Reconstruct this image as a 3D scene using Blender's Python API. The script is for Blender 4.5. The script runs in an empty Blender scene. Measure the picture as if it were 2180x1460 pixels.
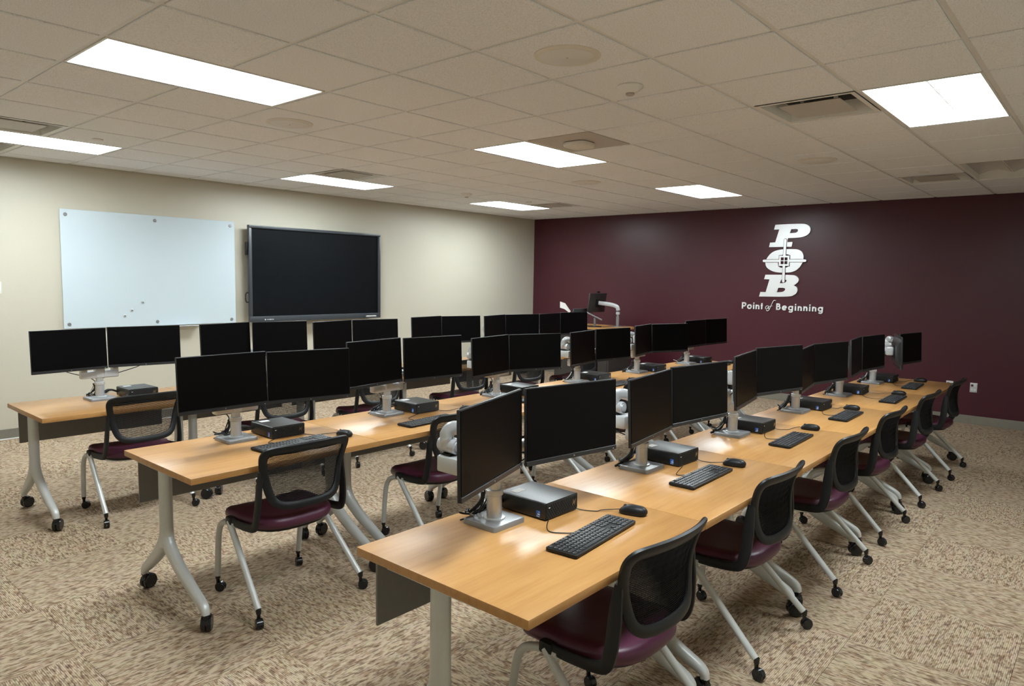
import bpy, bmesh, math, random
from mathutils import Vector, Matrix
random.seed(7)
PI = math.pi
scene = bpy.context.scene
C = scene.collection

# ------------------------------------------------------------------ camera, world, exposure
def set_camera():
    yaw, pit, rol = math.radians(40.972), math.radians(-5.156), math.radians(0.9685)
    f = Vector((math.cos(pit)*math.cos(yaw), math.cos(pit)*math.sin(yaw), math.sin(pit)))
    r = f.cross(Vector((0, 0, 1))).normalized(); u = r.cross(f)
    c, s = math.cos(rol), math.sin(rol)
    X = c*r + s*u; Y = -s*r + c*u; Z = -f
    m = Matrix(((X.x, Y.x, Z.x, -2.5056), (X.y, Y.y, Z.y, -1.8324), (X.z, Y.z, Z.z, 1.65), (0, 0, 0, 1)))
    cd = bpy.data.cameras.new('camera'); cd.sensor_width = 36.0; cd.sensor_fit = 'HORIZONTAL'
    cd.lens = 1493.78/2180*36; cd.clip_start = 0.05; cd.clip_end = 100
    o = bpy.data.objects.new('camera', cd); o.matrix_world = m; C.objects.link(o); scene.camera = o
set_camera()
w = bpy.data.worlds.new('world'); scene.world = w; w.use_nodes = True
w.node_tree.nodes['Background'].inputs[0].default_value = (0.02, 0.02, 0.02, 1)
w.node_tree.nodes['Background'].inputs[1].default_value = 0.3
vs = scene.view_settings
vs.view_transform = 'Standard'; vs.look = 'None'; vs.gamma = 1.0; vs.use_curve_mapping = False
vs.exposure = 0.0
LAMP = 32.0                     # radiance of the lit ceiling lenses
scene.cycles.max_bounces = 10; scene.cycles.diffuse_bounces = 7; scene.cycles.sample_clamp_indirect = 8

T = 0.6096                      # ceiling module
H = 2.742                       # ceiling height
XW, YW = 7.50, 6.36             # maroon wall, cream wall
XB, YR = -3.35, -2.75           # walls behind the camera
TH = 0.737                      # table height
ORD = ['first', 'second', 'third', 'fourth', 'fifth', 'sixth']
ROW = ['nearest', 'middle', 'far']

# ------------------------------------------------------------------ materials
MATS = {}
def mat(name, col, rough=0.5, metal=0.0, var=0.06, scale=30.0, spec=0.5, bump=0.0, coat=0.0):
    if name in MATS: return MATS[name]
    m = bpy.data.materials.new(name); m.use_nodes = True
    nt = m.node_tree; b = nt.nodes['Principled BSDF']
    tc = nt.nodes.new('ShaderNodeTexCoord'); n = nt.nodes.new('ShaderNodeTexNoise')
    n.inputs['Scale'].default_value = scale; n.inputs['Detail'].default_value = 3
    nt.links.new(tc.outputs['Object'], n.inputs['Vector'])
    mx = nt.nodes.new('ShaderNodeMix'); mx.data_type = 'RGBA'
    mx.inputs[6].default_value = tuple(c*(1-var) for c in col)+(1,)
    mx.inputs[7].default_value = tuple(min(1, c*(1+var)) for c in col)+(1,)
    nt.links.new(n.outputs['Fac'], mx.inputs[0]); nt.links.new(mx.outputs[2], b.inputs['Base Color'])
    b.inputs['Roughness'].default_value = rough; b.inputs['Metallic'].default_value = metal
    b.inputs['Specular IOR Level'].default_value = spec
    b.inputs['Coat Weight'].default_value = coat
    if bump > 0:
        bp = nt.nodes.new('ShaderNodeBump'); bp.inputs['Strength'].default_value = bump
        bp.inputs['Distance'].default_value = 0.002
        nt.links.new(n.outputs['Fac'], bp.inputs['Height']); nt.links.new(bp.outputs['Normal'], b.inputs['Normal'])
    MATS[name] = m
    return m

def ramp(nt, fac, stops):
    r = nt.nodes.new('ShaderNodeValToRGB'); e = r.color_ramp.elements
    e[0].position, e[0].color = stops[0][0], stops[0][1]+(1,)
    e[1].position, e[1].color = stops[-1][0], stops[-1][1]+(1,)
    for p, c in stops[1:-1]:
        q = e.new(p); q.color = c+(1,)
    nt.links.new(fac, r.inputs[0]); return r.outputs[0]

def objvec(nt, sc, rnd=True):
    tc = nt.nodes.new('ShaderNodeTexCoord'); mp = nt.nodes.new('ShaderNodeVectorMath'); mp.operation = 'MULTIPLY'
    mp.inputs[1].default_value = sc
    src = tc.outputs['Object']
    if rnd:
        oi = nt.nodes.new('ShaderNodeObjectInfo'); ad = nt.nodes.new('ShaderNodeVectorMath'); ad.operation = 'ADD'
        ml = nt.nodes.new('ShaderNodeMath'); ml.operation = 'MULTIPLY'; ml.inputs[1].default_value = 37.0
        nt.links.new(oi.outputs['Random'], ml.inputs[0])
        nt.links.new(src, ad.inputs[0]); nt.links.new(ml.outputs[0], ad.inputs[1]); src = ad.outputs[0]
    nt.links.new(src, mp.inputs[0]); return mp.outputs[0]

def noise(nt, vec, detail=2.0, rough=0.5):
    n = nt.nodes.new('ShaderNodeTexNoise'); n.inputs['Scale'].default_value = 1.0
    n.inputs['Detail'].default_value = detail; n.inputs['Roughness'].default_value = rough
    nt.links.new(vec, n.inputs['Vector']); return n

def mixc(nt, fac, a, b, mode='MIX'):
    m = nt.nodes.new('ShaderNodeMix'); m.data_type = 'RGBA'; m.blend_type = mode
    for sock, v in ((m.inputs[0], fac), (m.inputs[6], a), (m.inputs[7], b)):
        if isinstance(v, (int, float)): sock.default_value = v
        elif isinstance(v, tuple): sock.default_value = v+(1,)
        else: nt.links.new(v, sock)
    return m.outputs[2]

def mat_carpet():
    m = bpy.data.materials.new('carpet'); m.use_nodes = True; nt = m.node_tree; b = nt.nodes['Principled BSDF']
    dash = noise(nt, objvec(nt, (30, 125, 1)), 2.0, 0.5).outputs['Fac']           # long dashes along the pile
    blk = noise(nt, objvec(nt, (24, 40, 1)), 1.0, 0.5).outputs['Fac']              # short blocks
    hue = noise(nt, objvec(nt, (9, 30, 1)), 1.0).outputs['Color']
    base = ramp(nt, dash, [(0.34, (0.22, 0.155, 0.112)), (0.43, (0.335, 0.25, 0.175)), (0.50, (0.49, 0.387, 0.272)), (0.72, (0.555, 0.45, 0.325))])
    dark = ramp(nt, blk, [(0.53, (1, 1, 1)), (0.60, (0.76, 0.69, 0.64)), (0.78, (0.62, 0.55, 0.52))])
    col = mixc(nt, 1.0, base, dark, 'MULTIPLY')
    col = mixc(nt, 0.08, col, hue, 'OVERLAY')
    wv = nt.nodes.new('ShaderNodeTexWave'); wv.wave_type = 'BANDS'; wv.bands_direction = 'Y'
    wv.inputs['Scale'].default_value = 1.0; wv.inputs['Distortion'].default_value = 0.35
    nt.links.new(objvec(nt, (12, 41, 12), False), wv.inputs['Vector'])
    rib = ramp(nt, wv.outputs['Fac'], [(0.0, (0.34, 0.29, 0.26)), (0.38, (1, 1, 1)), (1.0, (1, 1, 1))])
    col = mixc(nt, 0.62, col, rib, 'MULTIPLY')
    nt.links.new(col, b.inputs['Base Color']); b.inputs['Roughness'].default_value = 0.95
    b.inputs['Specular IOR Level'].default_value = 0.1
    bp = nt.nodes.new('ShaderNodeBump'); bp.inputs['Strength'].default_value = 0.5; bp.inputs['Distance'].default_value = 0.003
    nt.links.new(wv.outputs['Fac'], bp.inputs['Height']); nt.links.new(bp.outputs['Normal'], b.inputs['Normal'])
    return m

def mat_wood():
    m = bpy.data.materials.new('maple_laminate'); m.use_nodes = True; nt = m.node_tree; b = nt.nodes['Principled BSDF']
    g = noise(nt, objvec(nt, (2.5, 38, 20)), 4, 0.6).outputs['Fac']
    big = noise(nt, objvec(nt, (1.2, 7, 5)), 2).outputs['Fac']
    pores = noise(nt, objvec(nt, (14, 260, 60)), 2).outputs['Fac']
    c = ramp(nt, g, [(0.28, (0.435, 0.216, 0.068)), (0.5, (0.50, 0.264, 0.089)), (0.75, (0.55, 0.303, 0.110))])
    c2 = ramp(nt, big, [(0.3, (0.90, 0.87, 0.84)), (0.7, (1, 1, 1))])
    c = mixc(nt, 1.0, c, c2, 'MULTIPLY')
    pr = ramp(nt, pores, [(0.25, (0.80, 0.74, 0.68)), (0.38, (1, 1, 1)), (1, (1, 1, 1))])
    c = mixc(nt, 0.6, c, pr, 'MULTIPLY')
    nt.links.new(c, b.inputs['Base Color']); b.inputs['Roughness'].default_value = 0.32
    b.inputs['Specular IOR Level'].default_value = 0.55
    return m

def mat_ctile():
    m = bpy.data.materials.new('ceiling_tile'); m.use_nodes = True; nt = m.node_tree; b = nt.nodes['Principled BSDF']
    n = noise(nt, objvec(nt, (170, 170, 170)), 3, 0.7).outputs['Fac']
    c = ramp(nt, n, [(0.36, (0.70, 0.70, 0.715)), (0.52, (0.86, 0.875, 0.915)), (0.8, (0.89, 0.905, 0.945))])
    nt.links.new(c, b.inputs['Base Color']); b.inputs['Roughness'].default_value = 0.95
    b.inputs['Specular IOR Level'].default_value = 0.1
    return m

def mat_emit(name, col, s):
    m = bpy.data.materials.new(name); m.use_nodes = True; nt = m.node_tree; b = nt.nodes['Principled BSDF']
    b.inputs['Base Color'].default_value = (0.9, 0.9, 0.9, 1); b.inputs['Emission Color'].default_value = col+(1,)
    n = noise(nt, objvec(nt, (3, 9, 1), False), 1)
    mp = nt.nodes.new('ShaderNodeMapRange'); mp.inputs['To Min'].default_value = s*0.97; mp.inputs['To Max'].default_value = s*1.03
    nt.links.new(n.outputs['Fac'], mp.inputs['Value']); nt.links.new(mp.outputs[0], b.inputs['Emission Strength'])
    return m

M_CARPET = mat_carpet(); M_WOOD = mat_wood(); M_CTILE = mat_ctile()
M_LENS = mat_emit('lit_lens', (0.87, 0.965, 1.0), LAMP)
M_CREAM = mat('cream_paint', (0.555, 0.525, 0.432), 0.42, var=0.015, scale=60, spec=0.5)
M_MAROON = mat('maroon_paint', (0.064, 0.0115, 0.0195), 0.36, var=0.04, scale=40, spec=0.42, bump=0.05)
M_BASE = mat('vinyl_base', (0.20, 0.185, 0.15), 0.5)
M_BAR = mat('grid_paint', (0.74, 0.735, 0.73), 0.5, var=0.02)
M_WHITE = mat('white_enamel', (0.80, 0.79, 0.77), 0.4, var=0.02)
M_LENSOFF = mat('unlit_lens', (0.62, 0.60, 0.57), 0.25, var=0.02)
M_BEIGE = mat('beige_plastic', (0.74, 0.70, 0.65), 0.5, var=0.03)
M_DARK = mat('dark_void', (0.01, 0.01, 0.01), 0.8)
M_PANELG = mat('grey_panel', (0.50, 0.47, 0.44), 0.5, var=0.03)
M_STEEL = mat('silver_powder_coat', (0.58, 0.60, 0.59), 0.36, metal=0.2, var=0.05, scale=200)
M_ALU = mat('cast_aluminium', (0.29, 0.295, 0.305), 0.36, metal=0.5, var=0.05, scale=120)
M_ALUL = mat('polished_joint', (0.60, 0.62, 0.64), 0.26, metal=0.45, var=0.08, scale=60)
M_CLEAR = mat('silver_plastic', (0.58, 0.60, 0.615), 0.26, metal=0.2, var=0.08, scale=40)
M_BLACK = mat('black_plastic', (0.010, 0.0105, 0.0115), 0.42, var=0.15, spec=0.32)
M_BLACKG = mat('gloss_black', (0.010, 0.010, 0.011), 0.22, var=0.1)
M_MESH = mat('black_mesh', (0.008, 0.0085, 0.010), 0.7, var=0.1, spec=0.2)
M_SEAT = mat('maroon_vinyl', (0.076, 0.014, 0.039), 0.42, var=0.10, scale=300, bump=0.15)
M_MODESTY = mat('charcoal_panel', (0.19, 0.187, 0.175), 0.55, var=0.08)
M_SCREEN = mat('dark_screen', (0.0015, 0.0012, 0.0015), 0.40, var=0.1, spec=0.10)
M_TVSCR = mat('display_glass', (0.0055, 0.0065, 0.008), 0.30, var=0.25, scale=6, spec=0.16)
M_BEZEL = mat('graphite_bezel', (0.017, 0.017, 0.019), 0.38, var=0.06)
M_CASE = mat('pc_case', (0.011, 0.0115, 0.012), 0.36, var=0.15, scale=250)
M_KEY = mat('keycap', (0.030, 0.032, 0.035), 0.40, var=0.08)
M_PRINT = mat('white_print', (0.70, 0.72, 0.74), 0.5, var=0.03)
M_LABEL = mat('paper_label', (0.72, 0.72, 0.70), 0.6, var=0.04)
M_BLUE = mat('blue_sticker', (0.012, 0.11, 0.48), 0.4, var=0.08)
M_GOLD = mat('bronze_mark', (0.40, 0.27, 0.12), 0.35, metal=0.6)
M_CABLE = mat('black_cable', (0.012, 0.012, 0.013), 0.5)
M_CABLEW = mat('white_cable', (0.62, 0.62, 0.60), 0.5)
M_GLASS = mat('white_glass', (0.58, 0.67, 0.72), 0.10, var=0.012, scale=3, spec=0.5)
M_LETTER = mat('brushed_letter', (0.92, 0.94, 0.96), 0.42, metal=0.6, var=0.04, scale=90)
M_TVF = mat('display_frame', (0.045, 0.052, 0.060), 0.35, var=0.05)
M_LECT = mat('lectern_laminate', (0.030, 0.026, 0.025), 0.5, var=0.1)

# ------------------------------------------------------------------ mesh helpers
class BM:
    def __init__(s): s.b = bmesh.new()
    def box(s, c, d, bev=0.0, seg=2, rot=None):
        r = bmesh.ops.create_cube(s.b, size=1.0)
        vs_ = r['verts']
        bmesh.ops.scale(s.b, vec=Vector(d), verts=vs_)
        if bev > 0:
            ed = list({e for v in vs_ for e in v.link_edges})
            q = bmesh.ops.bevel(s.b, geom=ed, offset=bev, segments=seg, affect='EDGES', profile=0.5)
            vs_ = list({v for f in q['faces'] for v in f.verts} | {v for v in vs_ if v.is_valid})
        if rot is not None: bmesh.ops.rotate(s.b, cent=(0, 0, 0), matrix=rot, verts=vs_)
        bmesh.ops.translate(s.b, vec=Vector(c), verts=vs_)
        return s
    def ring(s, pts): return [s.b.verts.new(p) for p in pts]
    def skin(s, rings, closed=False, cap=True):
        n = len(rings[0]); m = len(rings)
        for i in range(m if closed else m-1):
            a, b = rings[i], rings[(i+1) % m]
            for k in range(n):
                s.b.faces.new((a[k], a[(k+1) % n], b[(k+1) % n], b[k]))
        if cap and not closed:
            s.b.faces.new(list(reversed(rings[0]))); s.b.faces.new(rings[-1])
    def sweep(s, pts, ra, rb=None, up=(0, 0, 1), n=8, closed=False, cap=True, square=0.0):
        pts = [Vector(p) for p in pts]; m = len(pts)
        if not isinstance(ra, (list, tuple)): ra = [ra]*m
        if rb is None: rb = ra
        if not isinstance(rb, (list, tuple)): rb = [rb]*m
        ups = up if isinstance(up, list) else [Vector(up)]*m
        rings = []
        for i in range(m):
            if closed: t = pts[(i+1) % m]-pts[i-1]
            else: t = pts[min(i+1, m-1)]-pts[max(i-1, 0)]
            t.normalize(); u = Vector(ups[i])
            sd = t.cross(u)
            if sd.length < 1e-3: sd = t.cross(Vector((0.13, 0.97, 0.2)))
            sd.normalize(); nn = sd.cross(t)
            pr = []
            for k in range(n):
                a = 2*PI*k/n + (PI/n if square else 0)
                ca, sa = math.cos(a), math.sin(a)
                if square:
                    e = 1-square
                    ca = math.copysign(abs(ca)**e, ca); sa = math.copysign(abs(sa)**e, sa)
                pr.append(pts[i]+sd*(ra[i]*ca)+nn*(rb[i]*sa))
            rings.append(s.ring(pr))
        s.skin(rings, closed, cap); return s
    def lathe(s, prof, loc=(0, 0, 0), axis='Z', n=16):
        # prof: (radius, height) list
        rings = []
        for r, h in prof:
            p = []
            for k in range(n):
                a = 2*PI*k/n; x, y = r*math.cos(a), r*math.sin(a)
                v = {'Z': (x, y, h), 'X': (h, x, y), 'Y': (y, h, x)}[axis]
                p.append(Vector(v)+Vector(loc))
            rings.append(s.ring(p))
        s.skin(rings); return s
    def prism(s, outline, z0, z1):
        a = s.ring([(x, y, z0) for x, y in outline]); b = s.ring([(x, y, z1) for x, y in outline])
        s.skin([a, b]); return s
    def quad(s, p): s.b.faces.new(s.ring(p)); return s
    def mesh(s, name, m, smooth=True, ang=35):
        bmesh.ops.recalc_face_normals(s.b, faces=s.b.faces)
        me = bpy.data.meshes.new(name); s.b.to_mesh(me); s.b.free()
        me.materials.append(m)
        if smooth:
            me.polygons.foreach_set('use_smooth', [True]*len(me.polygons)); me.set_sharp_from_angle(angle=math.radians(ang))
        return me
    def obj(s, name, m, parent=None, smooth=True, ang=35, loc=None):
        return link(name, s.mesh(name, m, smooth, ang), parent, loc)

def link(name, me, parent=None, loc=None, rot=None):
    o = bpy.data.objects.new(name, me); C.objects.link(o)
    if parent: o.parent = parent
    if loc is not None: o.location = loc
    if rot is not None: o.rotation_euler = rot
    return o
def tag(o, label, cat, group=None):
    o['label'] = label; o['category'] = cat
    if group: o['group'] = group
    return o
def thing(name, label, cat, loc=(0, 0, 0), rotz=0.0, group=None):
    o = link(name, None, None, loc, (0, 0, rotz)); o.empty_display_size = 0.1
    return tag(o, label, cat, group)
def struct(o): o['kind'] = 'structure'; return o
KIDS = {}
def copy_tree(o, parent=None):
    c = o.copy(); C.objects.link(c); c.parent = parent
    for ch in list(o.children): copy_tree(ch, c)
    return c
def smooth_path(pts, n=6, closed=False):
    pts = [Vector(p) for p in pts]; out = []; m = len(pts)
    for i in range(m if closed else m-1):
        p0 = pts[i-1] if (i > 0 or closed) else pts[0]
        p1 = pts[i]; p2 = pts[(i+1) % m]; p3 = pts[(i+2) % m] if (closed or i+2 < m) else pts[-1]
        for k in range(n):
            t = k/n
            out.append(0.5*((2*p1)+(-p0+p2)*t+(2*p0-5*p1+4*p2-p3)*t*t+(-p0+3*p1-3*p2+p3)*t**3))
    if not closed: out.append(pts[-1])
    return out
def rrect(w, h, r, n=4, cx=0, cy=0):
    o = []
    for sx, sy, a0 in ((1, 1, 0), (-1, 1, 90), (-1, -1, 180), (1, -1, 270)):
        for k in range(n+1):
            a = math.radians(a0+90*k/n)
            o.append((cx+sx*(w/2-r)+r*math.cos(a), cy+sy*(h/2-r)+r*math.sin(a)))
    return o

# ------------------------------------------------------------------ the room
fl = struct(BM().box(((XB+XW)/2, (YR+YW)/2, -0.06), (XW-XB+0.3, YW-YR+0.3, 0.098)).obj('floor', M_MODESTY, smooth=False))
CT = 0.61; tcache = {}
for ix in range(-4, 16):
    for iy in range(-4, 14):
        x0, x1 = max(XB, -1.52+CT*ix), min(XW, -1.52+CT*(ix+1)); y0, y1 = max(YR, -0.975+CT*iy), min(YW, -0.975+CT*(iy+1))
        if x1-x0 < 0.02 or y1-y0 < 0.02: continue
        rot = 0 if (ix+iy) % 2 else 1
        d = (x1-x0, y1-y0) if not rot else (y1-y0, x1-x0)
        k = (round(d[0], 3), round(d[1], 3))
        if k not in tcache:
            tcache[k] = BM().box((0, 0, -0.005), (d[0]-0.0016, d[1]-0.0016, 0.0102)).mesh('carpet_tile', M_CARPET, False)
        link('carpet_tile', tcache[k], fl, ((x0+x1)/2, (y0+y1)/2, 0), (0, 0, PI/2*rot))

struct(BM().box(((XB+XW)/2, YW+0.06, H/2+0.05), (XW-XB+0.24, 0.12, H+0.1)).obj('wall_back', M_CREAM, smooth=False))
struct(BM().box((XW+0.06, (YR+YW)/2, H/2+0.05), (0.12, YW-YR, H+0.1)).obj('wall_right', M_MAROON, smooth=False))
struct(BM().box((XB-0.06, (YR+YW)/2, H/2+0.05), (0.12, YW-YR, H+0.1)).obj('wall_left', M_CREAM, smooth=False))
struct(BM().box(((XB+XW)/2, YR-0.06, H/2+0.05), (XW-XB+0.24, 0.12, H+0.1)).obj('wall_front', M_CREAM, smooth=False))
struct(BM().box(((XB+XW)/2, YW-0.004, 0.052), (XW-XB, 0.008, 0.103), 0.002, 1).obj('baseboard_back', M_BASE, smooth=False))
struct(BM().box((XW-0.004, (YR+YW)/2, 0.052), (0.008, YW-YR-0.02, 0.103), 0.002, 1).obj('baseboard_right', M_BASE, smooth=False))

struct(BM().box(((XB+XW)/2, YW-0.010, 0.005), (XW-XB-0.02, 0.012, 0.012), 0.002, 1).obj('pale_strip_1', M_LABEL, smooth=False))  # thin pale line where the baseboard meets the carpet
# ceiling: backing slab, runners, cross tees, tiles
ce = struct(BM().box(((XB+XW)/2, (YR+YW)/2, H+0.21), (XW-XB+0.24, YW-YR+0.24, 0.06)).obj('ceiling', M_BEIGE, smooth=False))
LIGHTS = [(-2, 3, 1), (3, 3, 1), (8, 3, 1), (-2, 8, 1), (3, 8, 1), (8, 8, 1), (3, -2, 1), (8, -2, 0), (-2, -2, 1)]
VENTS = [(3, -1), (3, 7), (9, 7), (9, -1), (-2, 7), (-2, 9)]
APCELL = (3, 2)
taken = {}
for i, j, on in LIGHTS: taken[(i, j)] = taken[(i+1, j)] = 'L'
for c_ in VENTS: taken[c_] = 'V'
taken[APCELL] = 'A'
I0, I1, J0, J1 = -6, 12, -5, 10
for j in range(J0+1, J1+1):
    BM().box(((XB+XW)/2, j*T, H+0.017), (XW-XB, 0.0238, 0.02)).obj('main_runner', M_BAR, ce, smooth=False)
for i in range(I0+1, I1+1):
    b = BM()
    for j in range(J0, J1+1):
        if taken.get((i, j)) == 'L' and taken.get((i-1, j)) == 'L' and any(a == i-1 and jj == j for a, jj, _ in LIGHTS): continue
        y0, y1 = max(YR, j*T+0.0119), min(YW, (j+1)*T-0.0119)
        b.box((i*T, (y0+y1)/2, H+0.0168), (0.0238, y1-y0, 0.0196))
    b.obj('cross_tee', M_BAR, ce, smooth=False)
ccache = {}
for i in range(I0, I1+1):
    for j in range(J0, J1+1):
        if (i, j) in taken: continue
        x0, x1, y0, y1 = max(XB, i*T), min(XW, (i+1)*T), max(YR, j*T), min(YW, (j+1)*T)
        if x1-x0 < 0.03 or y1-y0 < 0.03: continue
        k = (round(x1-x0, 3), round(y1-y0, 3))
        if k not in ccache:
            ccache[k] = BM().box((0, 0, 0.011), (k[0]-0.0275, k[1]-0.0275, 0.022), 0.003, 1).mesh('ceiling_panel', M_CTILE, False)
        link('ceiling_panel', ccache[k], ce, ((x0+x1)/2, (y0+y1)/2, H))

def light_proto():
    t = thing('ceiling_light', 'x', 'light')
    Lx, Ly = 2*T-0.026, T-0.026
    b = BM()
    for sy in (-1, 1): b.box((0, sy*(Ly/2-0.006), 0.065), (Lx, 0.012, 0.13))
    for sx in (-1, 1): b.box((sx*(Lx/2-0.006), 0, 0.065), (0.012, Ly-0.024, 0.13))
    b.box((0, 0, 0.135), (Lx, Ly, 0.01)); b.obj('housing', M_WHITE, t, smooth=False)
    BM().box((0, 0, 0.056), (Lx-0.024, 0.012, 0.012), 0.003, 1).obj('centre_rail', M_WHITE, t)
    hw = Ly/2-0.012-0.006
    for sy in (-1, 1):
        b = BM(); rings = []
        for q in (0, 1):
            pr = []
            for k in range(13):
                u = k/12; pr.append(((-1, 1)[q]*(Lx/2-0.014), sy*(0.006+hw*u), 0.050+0.036*math.sin(PI*u)))
            for k in range(12, -1, -1):
                u = k/12; pr.append(((-1, 1)[q]*(Lx/2-0.014), sy*(0.006+hw*u), 0.054+0.036*math.sin(PI*u)))
            rings.append(b.ring(pr))
        b.skin(rings); b.obj('lens', M_LENS, t)
    return t
LLAB = {(-2, 3): 'large lit recessed ceiling light at upper left of the picture', (3, 3): 'lit recessed ceiling light beside the grey panel of the access point',
        (8, 3): 'lit recessed ceiling light nearest the wall lettering', (-2, 8): 'lit recessed ceiling light cut by the left picture edge',
        (3, 8): 'lit recessed ceiling light above the large black display', (8, 8): 'lit recessed ceiling light nearest the room corner',
        (3, -2): 'lit recessed ceiling light at upper right with visible centre rail', (8, -2): 'unlit recessed ceiling light at the right edge by the maroon wall',
        (-2, -2): 'lit recessed ceiling light above the camera'}
lp = light_proto(); first = True
for i, j, on in LIGHTS:
    o = lp if first else copy_tree(lp); first = False
    o.location = ((i+1)*T, (j+0.5)*T, H+0.001)
    tag(o, LLAB[(i, j)], 'light', 'recessed ceiling lights')
    if not on:
        for ch in o.children:
            if ch.name.startswith('lens'):
                ch.data = ch.data.copy(); ch.data.materials[0] = M_LENSOFF

def vent_proto():
    t = thing('air_vent', 'x', 'vent'); S = T-0.027
    b = BM()
    for k in range(4):
        m_ = Matrix.Rotation(PI/2*k, 4, 'Z')
        q0, q1, q2 = S/2, S/2-0.028, S/2-0.05
        pts = [(-q0, -q0, 0.0), (q0, -q0, 0.0), (q1, -q1, 0.0), (-q1, -q1, 0.0), (q2, -q2, 0.09), (-q2, -q2, 0.09)]
        v = b.ring([m_ @ Vector(q) for q in pts])
        b.b.faces.new((v[0], v[1], v[2], v[3])); b.b.faces.new((v[3], v[2], v[4], v[5]))
    b.obj('frame', M_WHITE, t, smooth=False)
    BM().box((0, 0, 0.096), (S-0.09, S-0.09, 0.01)).obj('throat', M_DARK, t, smooth=False)
    BM().box((0, 0, 0.004), (S-0.22, S-0.22, 0.006), 0.002, 1).obj('plaque', M_PANELG, t, smooth=False)
    for sx in (-1, 1):
        BM().box((sx*0.12, sx*0.14, 0.049), (0.02, 0.02, 0.084)).obj('hanger', M_WHITE, t, smooth=False)
    return t
VLAB = ['square air vent beside the upper right ceiling light', 'square air vent behind the light above the black display', 'square air vent next to the light nearest the room corner',
        'square air vent next to the unlit ceiling light', 'square air vent near the left picture edge before the cut-off light', 'square air vent between cut-off left light and cream wall']
vp = vent_proto(); first = True
for (i, j), lb in zip(VENTS, VLAB):
    o = vp if first else copy_tree(vp); first = False
    o.location = ((i+0.5)*T, (j+0.5)*T, H+0.001); tag(o, lb, 'vent', 'square ceiling vents')
# access point on its grey panel
t = thing('access_point', 'rounded white wireless access point on a grey ceiling panel', 'access point', ((3.5)*T, 2.5*T, H))
BM().box((0, 0, 0.008), (T-0.03, T-0.03, 0.012)).obj('panel', M_PANELG, t, smooth=False)
b = BM(); rg = []
for sc, z in ((0.9, 0.002), (1, -0.006), (1, -0.022), (0.93, -0.034), (0.75, -0.038)):
    rg.append(b.ring([(x*sc, y*sc, z) for x, y in rrect(0.215, 0.215, 0.06)]))
b.skin(rg); b.obj('body', M_BEIGE, t)
# ceiling speakers
SL = ['largest round ceiling speaker at upper centre', 'round ceiling speaker below the large left light', 'round ceiling speaker beyond the access point light', 'round ceiling speaker above the wall lettering']
for (i, j), lb in zip(((0.53, 0.49), (0.53, 4.55), (6.57, 4.55), (6.57, 0.48)), SL):
    t = thing('ceiling_speaker', lb, 'speaker', (i*T, j*T, H), 0, 'round ceiling speakers')
    BM().lathe([(0.135, -0.008), (0.163, -0.004), (0.163, 0.0), (0.135, 0.0)], n=40).obj('rim', M_BEIGE, t)
    BM().lathe([(0.132, 0.0), (0.134, -0.009), (0.130, -0.011)], n=40).obj('grille', M_BAR, t)
    BM().lathe([(0.006, -0.011), (0.005, -0.013)], n=10).obj('badge', M_PANELG, t)
for (i, j), lb in zip(((1.58, 0.55), (6.57, 7.61)), ('white smoke detector near the largest ceiling speaker', 'small white smoke detector before the corner light')):
    t = thing('smoke_detector', lb, 'detector', (i*T, j*T, H), 0, 'smoke detectors')
    BM().lathe([(0.068, 0.0), (0.072, -0.006), (0.070, -0.014), (0.045, -0.036), (0.030, -0.042), (0.026, -0.042)], n=28).obj('body', M_WHITE, t)
    BM().lathe([(0.025, -0.042), (0.025, -0.050), (0.019, -0.054)], n=16).obj('sensor', M_PANELG, t)
for (i, j), lb in zip(((-0.51, 7.58), (8.5, 7.5), (8.57, -0.5)), ('small round sprinkler cap above the cut-off left light', 'small round sprinkler cap near the corner light', 'small round sprinkler cap near the unlit light')):
    tag(BM().lathe([(0.040, 0.0), (0.042, -0.004), (0.036, -0.010), (0.010, -0.012)], (i*T, j*T, H), n=24).obj('sprinkler_cap', M_BEIGE), lb, 'sprinkler', 'sprinkler caps')

# ------------------------------------------------------------------ wall pieces
g = thing('glass_whiteboard', 'large frameless white glass board on the cream wall', 'whiteboard', (0.82, YW-0.02, 1.07))
BM().box((0, -0.004, 0.61), (1.85, 0.006, 1.22), 0.002, 1).obj('glass_pane', M_GLASS, g, smooth=False)
for x in (-0.875, 0.0, 0.870):
    for z in (0.045, 1.165):
        BM().lathe([(0.018, 0.018), (0.018, -0.010), (0.015, -0.014), (0.004, -0.014)], (x, 0, z), 'Y', 20).obj('standoff', M_ALU, g)
BM().box((0.24, -0.045, -0.012), (0.46, 0.09, 0.006), 0.002, 1).obj('pen_tray', M_CLEAR, g, smooth=False)
for (x, z), lb in zip(((0.667, 1.334), (0.552, 1.249), (0.478, 1.189)), ('highest', 'middle', 'lowest')):
    t = thing('magnet', lb+' of three tiny clear magnets on the white board', 'magnet', (x, YW-0.027, z), 0, 'magnets on the white board')
    BM().lathe([(0.016, 0), (0.016, -0.006), (0.010, -0.010)], (0, 0, 0), 'Y', 16).obj('body', M_CLEAR, t)
    BM().lathe([(0.006, -0.010), (0.005, -0.016)], (0, 0, 0), 'Y', 10).obj('knob', M_TVF, t)

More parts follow.
